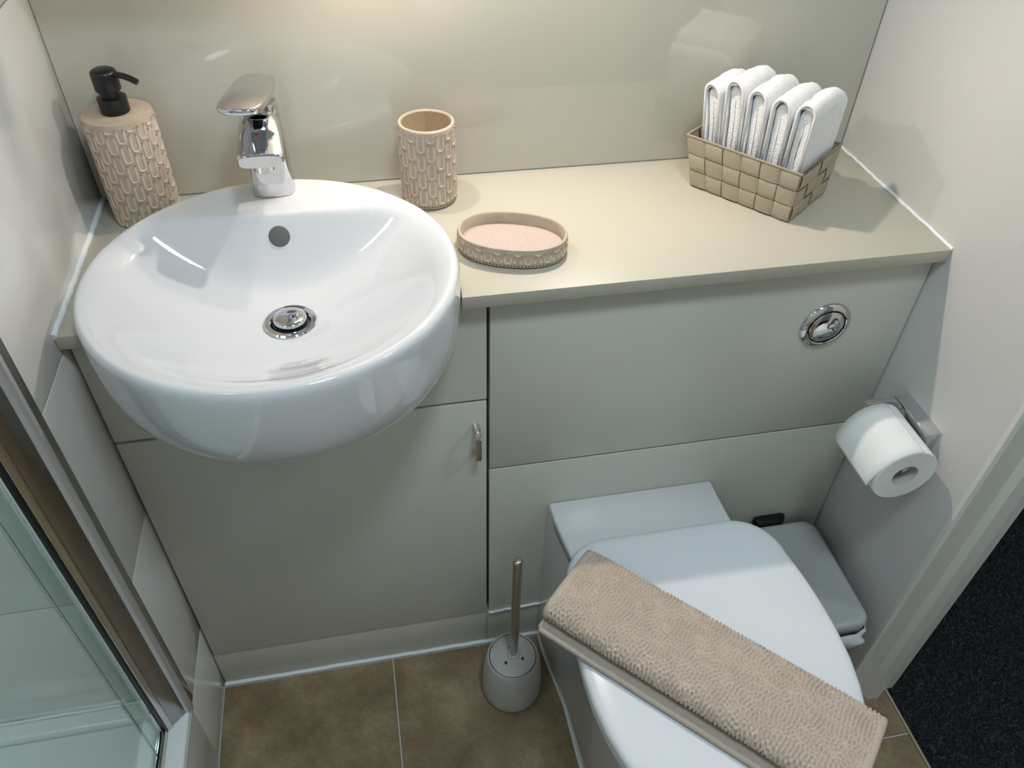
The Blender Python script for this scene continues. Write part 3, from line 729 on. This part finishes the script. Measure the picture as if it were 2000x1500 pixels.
# ------------------------------------------------------------------ pedal bin beside the toilet
pb = thing('pedal_bin', 'slim grey pedal bin squeezed between toilet and right wall', 'bin', (1.032, -.42, 0))
def binring(ins, z, r=.024): return [(x, y, z) for x, y in rrect(.962+ins, -.530+ins, 1.108-ins, -.312-ins, r)]
loft('bucket', [binring(.012, .004), binring(.010, .008), binring(.006, .14), binring(.004, .252)], 'binbody', pb)
loft('cover', [binring(.004, .254), binring(.001, .257), binring(0, .270), binring(.001, .276), binring(.004, .2795), binring(.008, .2805), binring(.0125, .2800, .018), binring(.0150, .2792, .016), binring(.04, .2790, .008)], 'bingrey', pb, auto=50)
prism('hinge', [(1.000, -.3125), (.994, -.300), (1.000, -.2955), (1.050, -.2955), (1.056, -.300), (1.050, -.3125)], .262, .288, 'black', pb, bev=.002)
# crumpled liner edge hanging out at the front
nl_, nw_ = 26, 9; v, f = [], []
nzz = vnoise((nl_, nw_), 2.2, 21)-.5; nzy = vnoise((nl_, nw_), 1.6, 22)-.5; path = rrect(.962, -.530, 1.108, -.312, .024)
xs_ = np.linspace(0, 1, nl_)
front = [Vector((.985, -.531, 0)), Vector((1.03, -.532, 0)), Vector((1.084, -.531, 0)), Vector((1.101, -.524, 0)), Vector((1.109, -.507, 0)), Vector((1.1095, -.48, 0))]
FL = np.concatenate([[0], np.cumsum([(front[i+1]-front[i]).length for i in range(5)])])
for i in range(nl_):
    s_ = xs_[i]*FL[-1]; x = np.interp(s_, FL, [p.x for p in front]); y = np.interp(s_, FL, [p.y for p in front])
    cx_, cy_ = x-1.035, y+.42; L_ = math.hypot(cx_, cy_)
    for j in range(nw_):
        t = j/(nw_-1); o_ = .010*math.sin(PI*t)*(1+1.2*nzz[i, j])+.004*nzy[i, j]
        v.append((x+cx_/L_*o_, y+cy_/L_*(o_+.002), .256-.034*t*(1+.9*nzz[i, 0])+.010*nzy[i, j]))
for i in range(nl_-1):
    for j in range(nw_-1): f.append((i*nw_+j, i*nw_+j+1, (i+1)*nw_+j+1, (i+1)*nw_+j))
o = mesh('liner_bag', v, f, 'bag', pb, smooth=True); md = o.modifiers.new('thick', 'SOLIDIFY'); md.thickness = .0006

# ------------------------------------------------------------------ toilet roll and holder
RC = (1.0715, .594); RR = .0475; RY0, RY1 = -.4775, -.3775
th2 = thing('toilet_roll_holder', 'chrome wall-mounted toilet roll holder on the right wall', 'roll holder', (W, -.40, .60))
prism('wall_plate', [(W-.0004, .633), (W-.0225, .633), (W-.0235, .6315), (W-.0225, .6275), (W-.0075, .584), (W-.0004, .582)], -.441, -.356, 'chrome', th2, axis='y', bev=.0008)
arm = [(W-.070, -.356), (W-.0745, -.3595), (W-.0745, -.3665), (W-.034, -.3665), (W-.028, -.3700), (W-.0240, -.3780), (W-.0240, -.3560)]
prism('arm', arm, .585, .631, 'chrome', th2, bev=.0015, seg=2)
tube('bar', [(RC[0], -.3660, RC[1]+.010), (RC[0], -.42, RC[1]+.010), (RC[0], -.471, RC[1]+.010)], .0085, 'chrome', th2, n=20)
tr_ = thing('toilet_roll', 'white toilet paper roll hanging on the chrome holder', 'toilet roll', (RC[0], (RY0+RY1)/2, RC[1]))
lathe('paper', [(.0195, RY0+.0004), (RR-.0012, RY0), (RR, RY0+.001), (RR, RY1-.001), (RR-.0012, RY1), (.0195, RY1-.0004)], (RC[0], 0, RC[1]), 'paper', tr_, axis='y', n=96)
lathe('cardboard_tube', [(.0196, RY0+.0004), (.0186, RY0+.0008), (.0186, RY1-.0008), (.0196, RY1-.0004)], (RC[0], 0, RC[1]), 'cardboard', tr_, axis='y', n=48)
v, f = [], []; n = 40
for i in range(n+1):
    a = math.radians(75+120*i/n); lift = .0008+.0075*max(0, (i/n-.55)/.45)**2
    for j in range(7):
        y = RY0+.0003+(RY1-RY0-.0006)*j/6; r_ = RR+lift
        v.append((RC[0]+r_*math.cos(a), y+.003*(i/n)**3*(1 if j == 0 else 0), RC[1]+r_*math.sin(a)))
for i in range(n):
    for j in range(6): f.append((i*7+j, i*7+j+1, (i+1)*7+j+1, (i+1)*7+j))
o = mesh('loose_sheet', v, f, 'paper', tr_, smooth=True); md = o.modifiers.new('thick', 'SOLIDIFY'); md.thickness = .0005

# ------------------------------------------------------------------ shower: tray, profile, glass door
ty = thing('shower_tray', 'white shower tray with raised lip behind the glass', 'shower tray', (-.45, -1.1, .213))
trp = [(.006, YE-.0015), (.009, YE-.006), (.009, YF+.002), (-.899, YF+.002), (-.899, YE-.0015)]
prism('tray_base', trp, .2125, .222, 'tray', ty, bev=.002)
box('front_lip', (-.050, YF+.003, .222), (.0095, YE-.0030, .236), 'tray', ty, bev=.006, seg=4)
box('back_lip', (-.898, YE-.030, .222), (-.051, YE-.0015, .240), 'tray', ty, bev=.006, seg=4)
bead('trim_7', (-.88, YE-.003, .2415), (-.03, YE-.003, .2415), .0028, 'white sealant bead where shower tray meets tiled wall')
gd = thing('shower_screen', 'metal-framed clear greenish glass shower screen at the lower left', 'shower screen', (0, -.85, .24))
def post(name, poly, mat, z0=.2365, bev=.001): return prism(name, poly, z0, 2.05, mat, gd, bev=bev)
post('wall_channel', [(-.020, -.4325), (.0120, -.4325), (.0135, -.4345), (.0135, -.4470), (.0120, -.4490), (-.020, -.4490)], 'darkreflect')
post('rounded_bead', [(-.018, -.4492), (.0125, -.4492), (.0150, -.4510), (.0160, -.4545), (.0150, -.4580), (.0115, -.4600), (-.018, -.4600)], 'glintpaint', bev=0)
post('flat_cover', [(-.026, -.4602), (.0060, -.4602), (-.0115, -.4772), (-.0140, -.4772), (-.026, -.4640)], 'darkreflect')
post('edge_strip', [(-.0270, -.4645), (-.0145, -.4776), (-.0110, -.4776), (-.0105, -.4800), (-.0165, -.4850), (-.0200, -.4850), (-.0270, -.4780)], 'chromesat', bev=.0006)
post('rubber_seal', [(-.0240, -.4853), (-.0175, -.4853), (-.0185, -.4885), (-.0240, -.4885)], 'black', bev=.0004)
gx = -.0275
box('glass_pane', (gx-.003, -1.30, .250), (gx+.003, -.4890, 2.03), 'glass', gd, bev=.0008, seg=1)
box('glass_strip', (gx-.0095, -.520, .250), (gx-.0045, -.4890, 2.03), 'glass', gd, bev=.0008, seg=1)
box('bottom_seal', (gx-.004, -1.30, .237), (gx+.004, -.4890, .2498), 'black', gd, bev=.001)
box('bottom_rail', (gx+.0042, -1.30, .2365), (gx+.0105, -.4890, .2490), 'chromesat', gd, bev=.0018)
box('end_profile', (gx-.009, -1.33, .238), (gx+.009, -1.3005, 2.05), 'chromesat', gd, bev=.002)

# ------------------------------------------------------------------ hall carpet pile
n = 70000
cx_ = RNG.uniform(1.2365, 1.95, n); cy_ = RNG.uniform(-1.02, -.10, n); a_ = RNG.uniform(0, 2*PI, n); hh = RNG.uniform(.004, .0085, n); wd = RNG.uniform(.0010, .0024, n)
lx = RNG.normal(0, .0035, n); ly = RNG.normal(0, .0035, n)
A = np.stack([cx_+wd*np.cos(a_), cy_+wd*np.sin(a_), np.full(n, -.006)], -1); B = np.stack([cx_-wd*np.cos(a_), cy_-wd*np.sin(a_), np.full(n, -.006)], -1)
Ct = np.stack([np.maximum(cx_+lx, 1.2368), cy_+ly, -.006+hh], -1)
V3 = np.stack([A, B, Ct], 1).reshape(-1, 3); me = bpy.data.meshes.new('carpet_pile'); me.from_pydata(V3.tolist(), [], (np.arange(n*3).reshape(-1, 3)).tolist()); me.update()
tag(link('carpet_pile', me, 'fibre'), 'charcoal carpet pile on the hall floor beyond the doorway', 'carpet', kind='stuff')

# ------------------------------------------------------------------ lamps and an added light-blocking cabinet above the frame
mc = thing('light_shield_cabinet', 'added unseen mirror-fronted cabinet shielding the downlight above the basin', 'cabinet', (.24, -.05, 1.30))
box('carcass', (.004, -.100, 1.300), (.470, -.0065, 1.90), 'joinery', mc, bev=.002)
box('light_shield_door', (.003, -.1065, 1.215), (.475, -.1015, 1.905), 'mirror', mc, bev=.001)  # unseen door, hangs low to cut the downlight off towards the front
lathe('downlight_rim', [(.016, 0), (.024, 0), (.026, .004), (.026, .012), (.016, .012)], (.40, -.074, 1.2875), 'chrome', mc, n=32)
sc_ = thing('wall_sconce', 'small wall lamp to the right of the mirror', 'lamp', (.66, -.006, 1.47))
lathe('wall_plate', [(0, -.0080), (.03, -.008), (.032, -.006), (.032, -.0002)], (.66, -.0062, 1.50), 'chrome', sc_, axis='y', n=32)
tube('arm', [(.66, -.014, 1.50), (.66, -.045, 1.50), (.66, -.062, 1.492)], .006, 'chrome', sc_)
lathe('shade', [(.012, .050), (.020, .046), (.034, .020), (.037, .012)], (.66, -.062, 1.445), 'chromesat', sc_, n=40)
def ceil_lamp(x, y, r, label):
    t = thing('ceiling_lamp', label, 'lamp', (x, y, CEIL))
    lathe('rim', [(r, -.001), (r+.02, -.001), (r+.024, -.012), (r+.004, -.014), (r, -.010)], (x, y, CEIL), 'chromesat', t)
    return t
ceil_lamp(.62, -1.02, .15, 'round ceiling lamp over the bathroom floor'); ceil_lamp(-.45, -1.1, .125, 'added unseen ceiling lamp brightening the shower'); ceil_lamp(1.85, -1.0, .125, 'added unseen ceiling lamp giving fill from the hall')  # shower and hall rims belong to the added fill lamps
